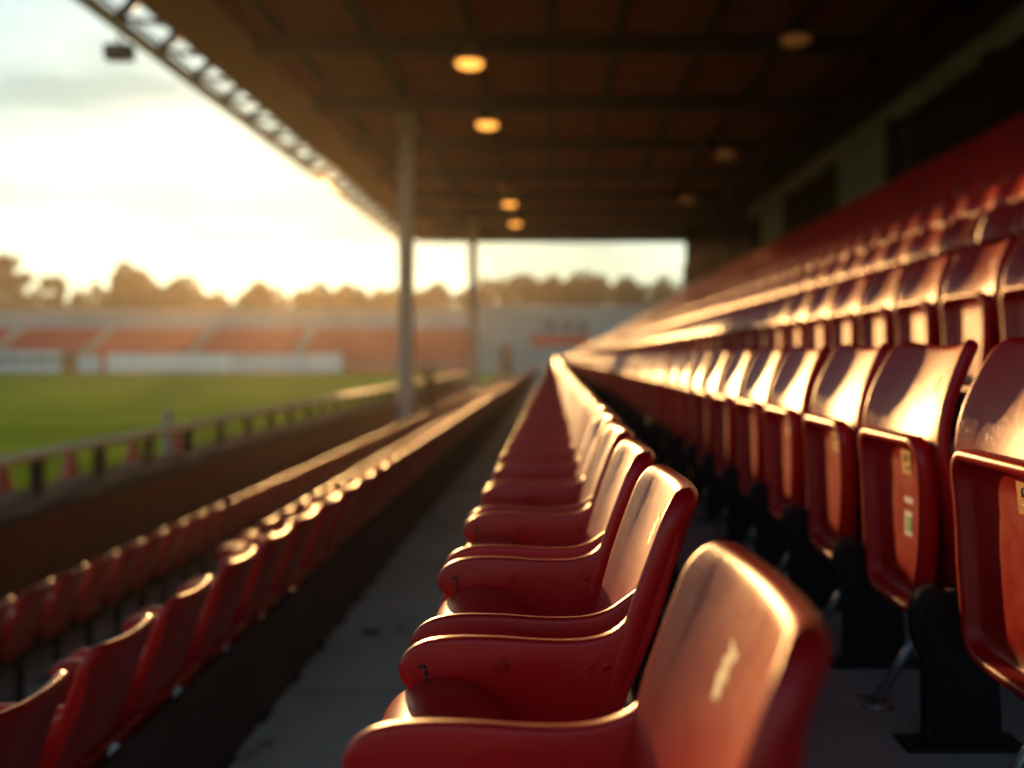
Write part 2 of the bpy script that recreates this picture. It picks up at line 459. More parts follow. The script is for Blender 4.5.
rivet_me = mk('rivet', b, 'red', True)

b = MB(); b.tube((0, .0005, 0), (0, -.006, 0), .008, 6); b.tube((0, -.006, 0), (0, -.009, 0), .004, 8)
bolt_me = mk('bolt', b, 'black_metal')
BOLTS = ((.668, -.452), (.700, -.60), (.735, -.60))
b = MB()
bc = [(.655, -.655), (.654, -.55), (.640, -.505), (.636, -.455), (.652, -.425), (.690, -.420)]
bc = catmull(bc, 4)
for p, q in zip(bc, bc[1:]): b.tube((p[0], -.2525, p[1]), (q[0], -.2525, q[1]), .0035, 6)
bead_me = mk('edge_bead', b, 'black_metal', True)

def sticker(name, mat, u0, u1, h0, h1, x=.6893):
    f = lambda h: x - .012 * max(0, (h + .30) / .15) ** 2
    return mesh_of([(f(h0), u0, h0), (f(h0), u1, h0), (f(h1), u1, h1), (f(h1), u0, h1)], [(0, 1, 2, 3)], name, mat)
orange_me = sticker('number_sticker', 'orange_label', -.060, -.014, -.232, -.184)
b = MB()
for (u, h, r0) in ((-.037, -.199, .008),):
    for k in range(9):
        a0, a1 = R(200 - 28 * k), R(200 - 28 * (k + 1))
        b.tube((.6835, u + r0 * math.cos(a0), h + r0 * math.sin(a0)), (.6835, u + r0 * math.cos(a1), h + r0 * math.sin(a1)), .0018, 6)
b.tube((.6848, -.048, -.218), (.6848, -.026, -.218), .0018, 6)
numeral_me = mk('numeral', b, 'ink', True)
pink_me = sticker('faded_sticker', 'pink_label', -.118, -.050, -.276, -.232)
white_me = sticker('white_strip', 'white_label', -.060, -.018, -.288, -.276, .6891)
green_me = sticker('care_label', 'white_label', -.055, -.018, -.352, -.304)
b = MB(); b.box(.6885, .6889, -.050, -.026, -.343, -.314)
greenp_me = mk('label_print', b, 'green_ink')

def add(name, me, parent):
    o = bpy.data.objects.new(name, me); COL.objects.link(o); o.parent = parent; return o

def arm_seat(loc, label, group, detail, wide=False):
    t = empty('armrest_seat', label, 'seat', loc, group)
    add('backrest', armM['backrest'], t).parent = t
    sp = add('side_panel', armM['side_panel'], t); s2 = add('side_panel', armM['side_panel_inner'], t)
    pan = add('seat_pan', armM['seat_pan'], t)
    if wide: s2.location.y = .215; pan.scale.y = .85; pan.location.y = .20
    add('pedestal', armM['pedestal'], t); add('mounting_rail', armM['rail'], t)
    if detail:
        add('screw', screw_me, sp); add('hook_slot', slot_me, sp); add('rivet', rivet_me, sp)
        add('cream_mark', arm_mark, t.children[0])
    return t

def tip_seat(loc, label, group, detail, extra=0):
    t = empty('folding_seat', label, 'seat', loc, group)
    bk = add('backrest', tipM['backrest'], t); pn = add('seat_pan', tipM['seat_pan'], t)
    st = add('standard', tipM['standard'], t); add('hinge_bolt', tipM['hinge_bolt'], st)
    add('strut', tipM['strut'], t)
    if detail:
        for x_, h_ in BOLTS: add('bolt', bolt_me, st).location = (x_, -.252, h_)
        add('edge_bead', bead_me, st)
    if detail: add('cream_mark', tip_mark, bk)
    if extra:
        s = add('number_sticker', orange_me, pn); add('numeral', numeral_me, pn)
        if extra > 1:
            add('white_strip', white_me, pn); add('care_label', green_me, pn); add('label_print', greenp_me, pn)
    return t

# rows: (kind, dx, dh, first y of the series, spacing)
ROWS = [('arm', 0.0, 0.0, .49, .42, 'centre'),
        ('arm', -1.155, -.493, 1.254, .42, 'lowA'),
        ('arm', -2.06, -.95, 6.30, .42, 'lowB'),
        ('arm', -3.16, -1.19, 4.60, .42, 'lowC')]
def rise(n): return .36 * n + .0065 * n * n
for n in range(11):
    ROWS.append(('tip', .75 * n, rise(n), 1.43 + .02 * n - .46 * 2, .46, 'up%d' % n))
F = 952.0
def proj(x, y, h): return 553 + F * x / y, 356 - F * h / y
Y_END = 64.0
cand = []; rest = []
for ri, (kd, dx, dh, y0, sp, rn) in enumerate(ROWS):
    k = 0; y = y0
    while y < Y_END:
        cx = dx + (.0 if kd == 'arm' else .73); ch = dh + (-.30 if kd == 'arm' else -.15)
        uc = y + (.2 if kd == 'arm' else 0)
        if uc > .3:
            px, py = proj(cx, uc, ch)
            inframe = -45 < px < 1075 and -60 < py < 860
            vis = 1.0
            if kd == 'tip' and ri > 4: vis = .5
            if rn == 'lowB': vis = .35
            if rn == 'lowC': vis = .8
            if rn == 'centre' and y > 2: vis = .6
            size = vis * (F * .42 / uc) * (F * .5 / uc) * (0.25 + abs(cx) / uc)
            if inframe: cand.append((size, ri, y))
            elif uc > .9 and -700 < px < 1700 and uc < 30: rest.append((ri, y))
        y += sp + (.13 if rn == 'centre' and y < .6 else 0)
cand.sort(reverse=True)
chosen = sorted([(ri, y) for s, ri, y in cand[:300]], key=lambda t: (t[0], t[1]))
rest += [(ri, y) for s, ri, y in cand[300:]]

UNITS = 'zeroth first second third fourth fifth sixth seventh eighth ninth tenth eleventh twelfth thirteenth fourteenth fifteenth sixteenth seventeenth eighteenth nineteenth'.split()
TENS = {20: ('twentieth', 'twenty'), 30: ('thirtieth', 'thirty'), 40: ('fortieth', 'forty'), 50: ('fiftieth', 'fifty'), 60: ('sixtieth', 'sixty'), 70: ('seventieth', 'seventy')}
def ordinal(n):
    if n < 20: return UNITS[n]
    t = n // 10 * 10
    return TENS[t][0] if n % 10 == 0 else TENS[t][1] + '-' + UNITS[n % 10]
ROWTXT = {'centre': ('seats with armrests along the raised edge of the walkway', 'the row right of the walkway'),
          'lowA': ('seats with armrests backing onto the walkway', 'the row left of the walkway'),
          'lowB': ('seats with armrests in the short middle lower row', 'the short middle lower row'),
          'lowC': ('seats with armrests in the row by the pitch wall', 'the row by the pitch wall')}
for n in range(11):
    nm = 'first bank row' if n == 0 else '%s bank row up' % ordinal(n + 1)
    ROWTXT['up%d' % n] = ('folded seats in the ' + ordinal(n + 1) + ' row of the upper bank', nm)
counts = {}
for ri, y in chosen:
    kd, dx, dh, y0, sp, rn = ROWS[ri]
    k = counts[rn] = counts.get(rn, 0) + 1
    g, rowname = ROWTXT[rn]
    jr = random.Random(ri * 1000 + k)
    loc = (dx + jr.uniform(-.005, .005), y + jr.uniform(-.006, .006), Z(dh))
    tilt = R(jr.uniform(-.9, .9))
    if kd == 'arm':
        if rn == 'centre' and k == 1: lab = 'big blurred red seat back right in front, nearest seat of all'
        elif rn == 'centre' and k == 2: lab = 'sharp red seat with hook slot and screw on its side panel'
        elif k == 1: lab = 'red armrest seat at the near end of ' + rowname
        else: lab = 'red armrest seat, %s from the near end of %s' % (ordinal(k), rowname)
        o = arm_seat(loc, lab, g, rn == 'centre' and k < 12, rn == 'centre' and k == 1)
        if k > 2: o.rotation_euler.z = tilt
    else:
        extra = 0
        if rn == 'up0':
            if 1.2 < y < 1.6: extra = 1
            elif 1.6 < y < 2.1: extra = 2
            elif y < 3.2: extra = 1
        if extra == 2: lab = 'folded red seat with orange, white and green stickers under its pan'
        elif k == 1: lab = 'folded red seat at the near end of ' + rowname
        else: lab = 'folded red seat, %s from the near end of %s' % (ordinal(k), rowname)
        o = tip_seat(loc, lab, g, rn == 'up0' and k < 10 or rn == 'up1' and k < 6, extra)
        o.rotation_euler.z = tilt
        if rn == 'up0':
            jr2 = o.children[1]; jr2.location.x = jr.uniform(-.006, .004)

# all other seats of the stand: one object
def simple(meshes, keep):
    VV = []; FF = []; n = 0
    for k in keep:
        me = meshes[k]
        VV += [tuple(v.co) for v in me.vertices]
        FF += [[i + n for i in p.vertices] for p in me.polygons]
        n = len(VV)
    return np.array(VV), FF
def stuff_seats(items):
    me = bpy.data.meshes.new('stadium_seats')
    protos = {}
    for kd, mm, keep in (('arm', armM, ('backrest', 'side_panel', 'side_panel_inner', 'seat_pan')), ('tip', tipM, ('backrest', 'seat_pan', 'standard'))):
        V, FF = simple(mm, keep)
        protos[kd] = (V, np.concatenate([np.array(f) for f in FF]), np.array([len(f) for f in FF]))
    Vs = []; Ls = []; Ts = []; Ms = []; n = 0
    for ri, y in items:
        kd, dx, dh = ROWS[ri][:3]
        V, l, t = protos[kd]
        Vs.append(V + np.array([dx, y, Z(dh)])); Ls.append(l + n); Ts.append(t); n += len(V)
        nb = len(tipM['standard'].polygons) if kd == 'tip' else 0
        Ms.append(np.r_[np.zeros(len(t) - nb), np.ones(nb)])
    V = np.concatenate(Vs).astype(np.float32); l = np.concatenate(Ls).astype(np.int32); t = np.concatenate(Ts).astype(np.int32)
    me.vertices.add(len(V)); me.vertices.foreach_set('co', V.ravel())
    me.loops.add(len(l)); me.loops.foreach_set('vertex_index', l)
    me.polygons.add(len(t)); me.polygons.foreach_set('loop_start', np.concatenate([[0], np.cumsum(t)[:-1]]).astype(np.int32)); me.polygons.foreach_set('loop_total', t)
    me.polygons.foreach_set('use_smooth', np.ones(len(t), bool)); me.update(calc_edges=True)
    me.materials.append(M['red']); me.materials.append(M['black_metal'])
    me.polygons.foreach_set('material_index', np.concatenate(Ms).astype(np.int32))
    o = bpy.data.objects.new('stadium_seats', me); COL.objects.link(o)
    tag(o, 'countless blurred red seats filling the far ends of every row', 'seats', None, 'stuff')
stuff_seats(rest)

# ------------------------------------------------------------------ the grandstand
Y0, Y1 = -2.6, 65.0
gs = empty('grandstand', 'covered grandstand with brown ceiling, pillars and stepped concrete terrace around the camera', 'grandstand', (0, 0, 0))
def extrude_profile(prof, y0, y1, name, mat, parent, ny=1):
    mb = MB(); n = len(prof)
    V = []
    for y in (y0, y1): V += [(x, y, Z(h)) for x, h in prof]
    F_ = [(i, (i + 1) % n, n + (i + 1) % n, n + i) for i in range(n)] + [tuple(range(n)), tuple(reversed(range(n, 2 * n)))]
    mb.add(V, F_); return mb.build(name, mat, parent)
def T(i): return .40 + .75 * i
prof = [(-5.45, -2.50), (-3.62, -2.50), (-3.62, -2.05), (-1.46, -2.05), (-1.46, -1.348), (-.30, -1.348), (-.30, -.855), (.40, -.855)]
for n in range(11):
    h = -.68 + rise(n)
    prof += [(T(n) + (.0 if n == 0 else 0), h), (T(n + 1), h)]
prof += [(9.0, -.68 + rise(10)), (9.0, -2.62), (-5.45, -2.62)]
extrude_profile(prof, Y0, Y1, 'terrace', M['concrete'], gs)
# added sun-blocking boards and the step under the short middle row
MB().box(-2.45, -1.463, 6.1, Y1, Z(-2.049), Z(-1.806)).build('concrete_step', M['concrete'], gs, False, None, .01)
MB().box(-3.60, -3.58, Y0, Y1, Z(-2.049), Z(-1.72)).build('sun_block_board', M['wall_dark'], gs)
MB().box(-1.095, -1.075, Y0, Y1, Z(-1.347), Z(-.985)).build('sun_block_board', M['dark_board'], gs)
MB().box(.195, .215, Y0, Y1, Z(-.854), Z(-.52)).build('sun_block_board', M['wall_dark'], gs)
# roof
mb = MB(); mb.box(-9.05, 9.6, Y0, Y1 + .6, Z(8.40), Z(8.52)); mb.build('roof_sheet', M['ceiling'], gs)
for x in (-6.9, -4.65, -2.05, 0.0, 1.7, 4.0, 6.1, 8.2):
    w = .16 if x != -4.65 else .28
    MB().box(x - w / 2, x + w / 2, Y0, Y1, Z(8.02 if w > .2 else 8.14), Z(8.398)).build('purlin', M['beam'], gs)
y = 7.0
while y < Y1 + 1:
    yy = min(y, Y1 - .2)
    mb = MB(); mb.box(-7.5, 9.0, yy - .05, yy + .05, Z(7.62), Z(8.13)); mb.box(-7.5, 9.0, yy - .16, yy + .16, Z(7.58), Z(7.63))
    mb.build('rafter', M['beam'], gs); y += 5.65
# boarded soffit and fascia at the eave
mb = MB(); mb.box(-9.1, -7.5, Y0, Y1 + .3, Z(7.80), Z(8.385)); mb.build('eave_soffit', M['fascia'], gs, False, None, .02)
# lattice along the eave
tr = MB()
Y = Y0
while Y < Y1:
    tr.tube((-9.12, Y, Z(8.25)), (-10.38, Y + 1.2, Z(8.02)), .16, 6, .11)
    tr.tube((-9.12, Y + 2.4, Z(8.25)), (-10.38, Y + 1.2, Z(8.02)), .09, 6, .06)
    arc = [(-9.10 - .30 * (1 - math.cos(t) ** 4), Y + 1.2 - 1.15 * math.cos(t), Z(8.1)) for t in np.linspace(0, math.pi, 9)]
    for p, q in zip(arc, arc[1:]): tr.tube(p, q, .075, 6)
    Y += 2.4
tr.tube((-9.16, Y0, Z(8.30)), (-9.16, Y1, Z(8.30)), .06, 8); tr.tube((-9.16, Y0, Z(7.85)), (-9.16, Y1, Z(7.85)), .06, 8)
tr.build('eave_lattice', M['truss_dark'], gs, True)
mb = MB(); mb.tube((-10.40, Y0, Z(8.02)), (-10.40, Y1, Z(8.02)), .11, 12); mb.tube((-10.62, Y0, Z(7.98)), (-10.62, Y1, Z(7.98)), .07, 10)
mb.tube((-10.20, Y0, Z(8.12)), (-10.20, Y1, Z(8.12)), .05, 10)
mb.build('gutter_pipe', M['truss_white'], gs, True)
for yp in (5.0, 30.2, 55.4):
    mb = MB(); mb.box(-4.88, -4.42, yp - .23, yp + .23, Z(-2.55), Z(7.76))
    mb.box(-4.95, -4.35, yp - .30, yp + .30, Z(7.74), Z(8.015)); mb.box(-4.95, -4.35, yp - .30, yp + .30, Z(-2.049), Z(-1.95))
    mb.build('pillar', M['pillar'], gs, False, None, .02)
# back wall: bays of boards, render and openings
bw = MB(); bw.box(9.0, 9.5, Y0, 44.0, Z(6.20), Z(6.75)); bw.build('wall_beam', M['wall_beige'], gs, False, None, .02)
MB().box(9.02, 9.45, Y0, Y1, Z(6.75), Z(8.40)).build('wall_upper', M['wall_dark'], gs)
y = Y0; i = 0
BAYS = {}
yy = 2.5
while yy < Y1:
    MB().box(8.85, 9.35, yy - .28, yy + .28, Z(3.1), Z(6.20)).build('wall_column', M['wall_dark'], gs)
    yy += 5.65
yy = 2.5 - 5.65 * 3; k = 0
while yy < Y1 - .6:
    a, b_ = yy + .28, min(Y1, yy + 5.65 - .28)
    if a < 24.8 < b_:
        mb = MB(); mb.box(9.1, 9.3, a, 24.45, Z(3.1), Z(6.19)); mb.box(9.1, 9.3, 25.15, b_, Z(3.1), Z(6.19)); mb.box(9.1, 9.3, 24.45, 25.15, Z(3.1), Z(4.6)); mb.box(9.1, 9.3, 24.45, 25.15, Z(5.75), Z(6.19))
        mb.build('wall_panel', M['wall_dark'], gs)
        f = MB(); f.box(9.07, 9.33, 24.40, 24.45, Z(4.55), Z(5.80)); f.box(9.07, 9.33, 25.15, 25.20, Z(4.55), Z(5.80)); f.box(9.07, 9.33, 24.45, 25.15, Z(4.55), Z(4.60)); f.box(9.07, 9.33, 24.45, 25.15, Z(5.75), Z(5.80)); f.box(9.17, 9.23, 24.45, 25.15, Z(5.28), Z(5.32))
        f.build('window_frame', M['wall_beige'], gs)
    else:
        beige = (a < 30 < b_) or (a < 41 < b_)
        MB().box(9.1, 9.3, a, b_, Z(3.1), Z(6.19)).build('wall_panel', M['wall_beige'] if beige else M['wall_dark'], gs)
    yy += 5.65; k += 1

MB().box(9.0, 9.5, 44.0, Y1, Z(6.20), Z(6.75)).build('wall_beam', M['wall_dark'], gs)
LIT = [(-.62, 3.05, .8, 'crumpled pale paper scrap lying on the grey walkway'), (-.88, 4.6, -.4, 'flattened dark wrapper lying on the walkway by the seat backs'),
       (.62, 2.35, .3, 'small dark scrap of litter under the folded seats'), (.50, 1.95, 1.2, 'pale torn ticket on the step behind the nearest seat')]
for i, (x, y, rz, lab) in enumerate(LIT):
    rr = random.Random(i + 40); n = 5; V = []; Fs = []
    for a in range(n + 1):
        for b_ in range(n + 1):
            V.append((-.045 + .09 * a / n + rr.uniform(-.006, .006), -.03 + .06 * b_ / n + rr.uniform(-.005, .005), .004 + rr.uniform(0, .018)))
    for a in range(n):
        for b_ in range(n):
            q = a * (n + 1) + b_; Fs.append((q, q + n + 1, q + n + 2, q + 1))
    o = link_mesh('litter_scrap', V, Fs, M['white_label'] if i in (0, 3) else M['dark_board'], None, False, (x, y, Z(-1.343 if x < 0 else -.679)))
    o.rotation_euler.z = rz; tag(o, lab, 'litter')
# pendant lamps under the roof
LAMPS = [(-2.05, 23.4, 7.30, 1, 'glowing amber pendant lamp nearest the camera, under the roof'),
         (-2.05, 29.6, 7.30, 1, 'second glowing amber pendant lamp under the roof'),
         (-2.05, 40.4, 7.30, 0, 'faint pendant lamp above the pair of small glowing ones'),
         (-2.05, 45.0, 7.30, 1, 'upper of two small amber lamps by the far opening'),
         (-2.05, 51.8, 7.30, 1, 'lower of two small amber lamps by the far opening'),
         (5.5, 21.6, 7.30, 0, 'dim brown pendant lamp nearest on the back wall side'),
         (6.1, 33.8, 7.30, 0, 'dim brown pendant lamp, middle of those on the back wall side'),
         (6.1, 43.6, 7.30, 0, 'dim brown pendant lamp, farthest on the back wall side')]
for x, y, h, lit, lab in LAMPS:
    t = empty('pendant_lamp', lab, 'lamp', (x, y, Z(h)), 'pendant lamps under the stand roof')
    MB().tube((0, 0, .34), (0, 0, .95), .035, 8).build('stem', M['beam'], t, True)
    MB().lathe([(.02, .36), (.12, .35), (.17, .30), (.20, .20), (.33, .04), (.36, -.06), (.355, -.10), (.33, -.10), (.31, -.02), (.1, .1)]).build('lamp_shade', M['lamp_shade'] if lit else M['beam'], t, True)
    MB().lathe([(.05, .02), (.29, -.05), (.32, -.10), (.31, -.16), (.2, -.21), (.03, -.22)]).build('lamp_glass', M['glow'] if lit else M['glow_dim'], t, True)

# floodlight box on the eave pipe
fl = empty('floodlight', 'small dark floodlight hanging under the white eave pipe', 'floodlight', (-10.75, 23.6, Z(7.95)))
MB().box(-.03, .03, -.03, .03, -.30, 0).build('bracket', M['truss_dark'], fl)
MB().box(-.33, .33, -.18, .18, -.62, -.24).build('lamp_housing', M['truss_dark'], fl, False, None, .03)

# ------------------------------------------------------------------ pitch wall and railing
pw = empty('pitch_wall', 'low brown wall with pale coping between the lower seats and the pitch', 'wall')
MB().box(-5.75, -5.46, Y0, Y1, Z(-2.62), Z(-1.70)).build('wall_face', M['brick'], pw)
MB().box(-6.45, -5.42, Y0, Y1, Z(-1.70), Z(-1.61)).build('coping', M['coping'], pw, False, None, .015)
MB().box(-6.40, -5.752, Y0, Y1, Z(-2.60), Z(-1.702)).build('wall_back', M['coping'], pw)
rl = empty('railing', 'timber handrail on black posts along the pitch wall', 'railing', (0, 0, 0))
MB().box(-6.13, -5.95, Y0, Y1, Z(-1.21), Z(-1.07)).build('handrail', M['timber'], rl, False, None, .045, 4) if False else None
hp = []
for q in (Y0, Y1):
    hp.append([(-6.04 + .23 * math.copysign(abs(math.cos(t)) ** .5, math.cos(t)), q, Z(-1.15) + .035 * math.copysign(abs(math.sin(t)) ** .5, math.sin(t))) for t in np.linspace(0, 2 * math.pi, 24, endpoint=False)])
MB().loft(hp).build('handrail', M['timber'], rl, True)
y = 11.15 - 1.54 * 8
post_me = None
while y < Y1:
    mb = MB(); mb.box(-6.10, -5.98, -.07, .07, Z(-1.60), Z(-1.20)); mb.box(-6.14, -5.94, -.09, .09, Z(-1.612), Z(-1.597))
    if post_me is None:
        o = mb.build('post', M['black_metal'], rl, False, (0, y, 0), .006); post_me = o.data
    else:
        o = add('post', post_me, rl); o.location = (0, y, 0)
    y += 1.54

# cones and posts at the touchline
CONES = [(16.0, 'red training cone by the pitch, at the very edge of the view'), (18.25, 'red training cone on the grass behind the first railing gap'),
         (21.0, 'slim red training cone behind the second railing gap'), (23.4, 'red training cone beside the grey post at the pitch edge')]
for i, (y, lab) in enumerate(CONES):
    t = empty('training_cone', lab, 'cone', (-9.25, y, .03), 'red cones along the touchline')
    MB().lathe([(.03, .78), (.05, .775), (.09, .60), (.16, .30), (.24, .03), (.24, .0)]).build('cone_body', M['cone_red'], t, True)
    MB().box(-.27, .27, -.27, .27, -.028, .0).build('base', M['cone_red'], t, False, None, .01)
for y, x, s, lab in ((22.6, -9.15, 1.0, 'slim grey padded post at the touchline rising above the handrail'),):
    t = empty('touchline_post', lab, 'post', (x, y, 0))
    MB().lathe([(.11, .0), (.12, .05), (.10, .5 * s), (.10, 1.0 * s), (.10, 1.12 * s), (.07, 1.22 * s), (.02, 1.26 * s)]).build('padding', M['grey_post'], t, True)
    MB().lathe([(.28, 0), (.28, .04), (.21, .06)]).build('base', M['black_metal'], t, True)

# ------------------------------------------------------------------ ground
def sheet(name, x0, x1, y0, y1, z, mat, nx=1, ny=1):
    V = [(x0 + (x1 - x0) * i / nx, y0 + (y1 - y0) * j / ny, z) for j in range(ny + 1) for i in range(nx + 1)]
    F_ = [(j * (nx + 1) + i, j * (nx + 1) + i + 1, (j + 1) * (nx + 1) + i + 1, (j + 1) * (nx + 1) + i) for j in range(ny) for i in range(nx)]
    o = link_mesh(name, V, F_, mat, None, False); o['kind'] = 'structure'; return o
sheet('ground', -3000, 3000, -400, 6000, -.02, M['grass_dry'])
sheet('walkway', -2.85, -1.47, Y0, Y1, Z(-2.046), M['walkway'])
sheet('walkway', -1.07, -.302, Y0, Y1, Z(-1.344), M['walkway'])
sheet('pitch', -95, -6.4, -30, 141, 0.0, M['pitch'])

# ------------------------------------------------------------------ far end of the ground
D = 145.0
def X(px, d=D): return (px - 553) / F * d
def H(py, d=D): return Z((356 - py) / F * d)
fs = empty('end_stand', 'open end stand with blocks of red seats and stair aisles across the pitch', 'stand', (0, 0, 0))
x0, x1 = X(-260), X(472)
zb, zt = H(366), H(331); yb, yt = D + 1.5, D + 15
steps = 16; prof2 = []
mb = MB()
for i in range(steps):
    h0 = zb + (zt - zb) * 1.12 * i / steps; h1 = zb + (zt - zb) * 1.12 * (i + 1) / steps
    a = yb + (yt - yb) * i / steps; c = yb + (yt - yb) * (i + 1) / steps
    mb.box(x0, x1, a, yt + 1, h0 - (0 if i else 3.0), h1)
mb.build('terrace', M['stand_concrete'], fs)
aisles = [X(p) for p in (-205, -120, -30, 68, 178, 288, 398)]
edges = [x0 + .4] + [v for a in aisles for v in (a - .9, a + .9)] + [x1 - .4]
for bi in range(0, len(edges), 2):
    a, c = edges[bi], edges[bi + 1]; blk = MB()
    for i in range(steps - 1):
        h1 = zb + (zt - zb) * 1.12 * (i + 1) / steps; yy = yb + (yt - yb) * (i + .55) / steps
        x = a + .25
        while x < c - .2:
            blk.box(x - .21, x + .21, yy, yy + .08, h1 + .02, h1 + .55)
            blk.box(x - .21, x + .21, yy - .35, yy, h1 + .02, h1 + .10)
            x += .5
    o = blk.build('seat_block', M['far_red'], fs, fixn=False); o['kind'] = 'stuff'
MB().box(x0, x1, yt + 1, yt + 2, 0, H(313, yt + 1)).build('rear_wall', M['stand_wall'], fs)
MB().box(x0, x1, yt + .7, yt + 2.3, H(313, yt + 1), H(308, yt + 1)).build('wall_cap', M['stand_concrete'], fs)
mb = MB(); mb.box(x0, x1, D + .8, D + 1.3, 0, zb - .2); mb.build('front_wall', M['far_red'], fs)

def board(pa, pb, pt, mat, label, name='hoarding', d=D - 1.0, marks=None):
    t = empty(name, label, 'hoarding', (X((pa + pb) / 2, d), d, 0), 'advertising boards behind the goal line')
    w = (X(pb, d) - X(pa, d)) / 2; h = H(pt, d)
    MB().box(-w, w, -.06, .06, .12, h).build('board_panel', mat, t, False, None, .02)
    fr = MB(); fr.box(-w - .08, w + .08, -.1, .1, h, h + .1); fr.box(-w - .08, w + .08, -.1, .1, .0, .119)
    fr.build('board_frame', M['grey_post'], t)
    if marks:
        rr = random.Random(marks); mb = MB(); x = -w + .5
        while x < w - .6:
            q = rr.uniform(.25, .6); mb.box(x, x + q, -.075, -.062, .12 + h * .38, .12 + h * rr.uniform(.62, .74)); x += q + rr.uniform(.12, .3)
        mb.build('board_print', M['ink'], t)
board(-46, 61, 351, M['board_blue'], 'pale blue hoarding with dark print at the edge of the view', marks=5)
board(107, 232, 353.5, M['board_white'], 'long white hoarding behind the pitch, first of three joined boards')
board(233, 308, 354.5, M['board_blue'], 'pale blue hoarding between the long white one and a short white one')
board(309, 342, 353.5, M['board_white'], 'short white hoarding at the end of the joined boards')
board(78, 100, 356, M['board_blue'], 'small pale board between the dark tunnel mouth and white hoarding')
tm = empty('tunnel_mouth', 'dark tunnel opening beside the pale blue hoarding', 'tunnel', (X(70), D - .2, 0))
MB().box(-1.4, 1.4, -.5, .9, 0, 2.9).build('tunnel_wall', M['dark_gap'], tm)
MB().box(-1.6, 1.6, -.7, 1.0, 2.9, 3.15).build('tunnel_roof', M['stand_concrete'], tm)

# pale buildings right of the stand
bl = empty('club_building', 'long pale blue club building at the end of the stand', 'building', (0, 0, 0))
d2 = 132.0
MB().box(X(480, d2), X(700, d2), d2, d2 + 9, 0, H(311, d2)).build('wall', M['pale_blue'], bl)
MB().box(X(477, d2), X(703, d2), d2 - .4, d2 + 9.4, H(311, d2), H(306, d2)).build('roof', M['stand_wall'], bl)
MB().box(X(531, d2), X(590, d2), d2 - .12, d2 - .003, H(346, d2), H(335, d2)).build('sign_band', M['far_red'], bl)
MB().box(X(500, d2), X(512, d2), d2 - .08, d2 - .003, 0, H(345, d2)).build('door', M['dark_gap'], bl)
for p in (545, 562, 578):
    MB().box(X(p, d2), X(p + 9, d2), d2 - .06, d2 - .003, H(331, d2), H(322, d2)).build('window', M['dark_gap'], bl)
MB().box(X(603, d2), X(612, d2), d2 - .06, d2 - .003, 0, H(342, d2)).build('garage_door', M['board_white'], bl)

# ------------------------------------------------------------------ trees
def tree(px, top, width, d, kind, label, dens=1.0, base_f=.30, name='tree', seed=0):
    rr = np.random.RandomState(seed + int(px) + 500)
    h = (356 - top + 4) / F * d + CAMZ; w = 1.2 * width / F * d
    t = empty(name, label, 'tree', (X(px, d), d, -.02), 'trees beyond the end stand')
    tk = MB(); r0 = .035 * h * .6
    pts = [Vector((rr.uniform(-.2, .2) * k / 5, rr.uniform(-.2, .2) * k / 5, h * .78 * k / 5)) for k in range(6)]
    for k in range(5): tk.tube(pts[k], pts[k + 1], r0 * (1 - k / 6), 8, r0 * (1 - (k + 1) / 6), False)
    ends = []
    nl = 16 if kind < 3 else 46
    for i in range(nl):
        a = rr.uniform(0, 2 * math.pi); z0 = h * rr.uniform(.22, .72); el = rr.uniform(.35, 1.1)
        ln = w * .5 * rr.uniform(.5, .95) * (1 if kind < 3 else 1.0)
        p = Vector((0, 0, z0)); q = p + Vector((math.cos(a) * math.cos(el), math.sin(a) * math.cos(el), math.sin(el))) * ln
        if q.z > h: q.z = h * .98
        tk.tube(p, q, r0 * .32, 5, r0 * .06, False); ends.append(q)
        for j in range(2 if kind < 3 else 5):
            s = p.lerp(q, rr.uniform(.4, .9)); e = s + Vector((rr.uniform(-1, 1), rr.uniform(-1, 1), rr.uniform(.2, 1.2))) * ln * .35
            if e.z > h: e.z = h
            tk.tube(s, e, r0 * .10, 4, r0 * .03, False); ends.append(e)
    tk.build('trunk', M['bark'], t, True, fixn=False)
    # crown: leaf clumps spread over an uneven set of lobes
    if kind == 3: dens *= .4
    lobes = []
    cz = h - .52 * w
    for i in range(14):
        v = rr.normal(size=3); v /= np.linalg.norm(v)
        if v[2] < -.3: v[2] = -v[2]
        k = w * rr.uniform(.20, .34); lobes.append((v[0] * k, v[1] * k, cz + v[2] * k, rr.uniform(.09, .22) * w))
    for i in range(10 if kind < 3 else 26):
        a = rr.uniform(0, 2 * math.pi); k = w * rr.uniform(.05, .42)
        lobes.append((math.cos(a) * k, math.sin(a) * k, rr.uniform(.25 * h, max(.3 * h, cz)), rr.uniform(.12, .20) * w))
    n = int(4200 * dens); V = []; Fc = []
    for i in range(n):
        lx, ly, lz, lr = lobes[rr.randint(len(lobes))]
        v = rr.normal(size=3); v /= np.linalg.norm(v); v *= lr * rr.uniform(.35, 1.08) ** .6
        c = np.array([lx, ly, lz]) + v * np.array([1, 1, .85]); 
        if c[2] > h or c[2] < .1 * h: continue
        s = rr.uniform(.22, .5) * max(.6, h / 18)
        A = rr.normal(size=3); A /= np.linalg.norm(A); B = np.cross(A, rr.normal(size=3)); B /= np.linalg.norm(B)
        k = len(V); V += [c - A * s, c + B * s * .6, c + A * s, c - B * s * .6]; Fc.append((k, k + 1, k + 2, k + 3))
    link_mesh('crown', V, Fc, LEAF[min(kind, 2)], t, False)

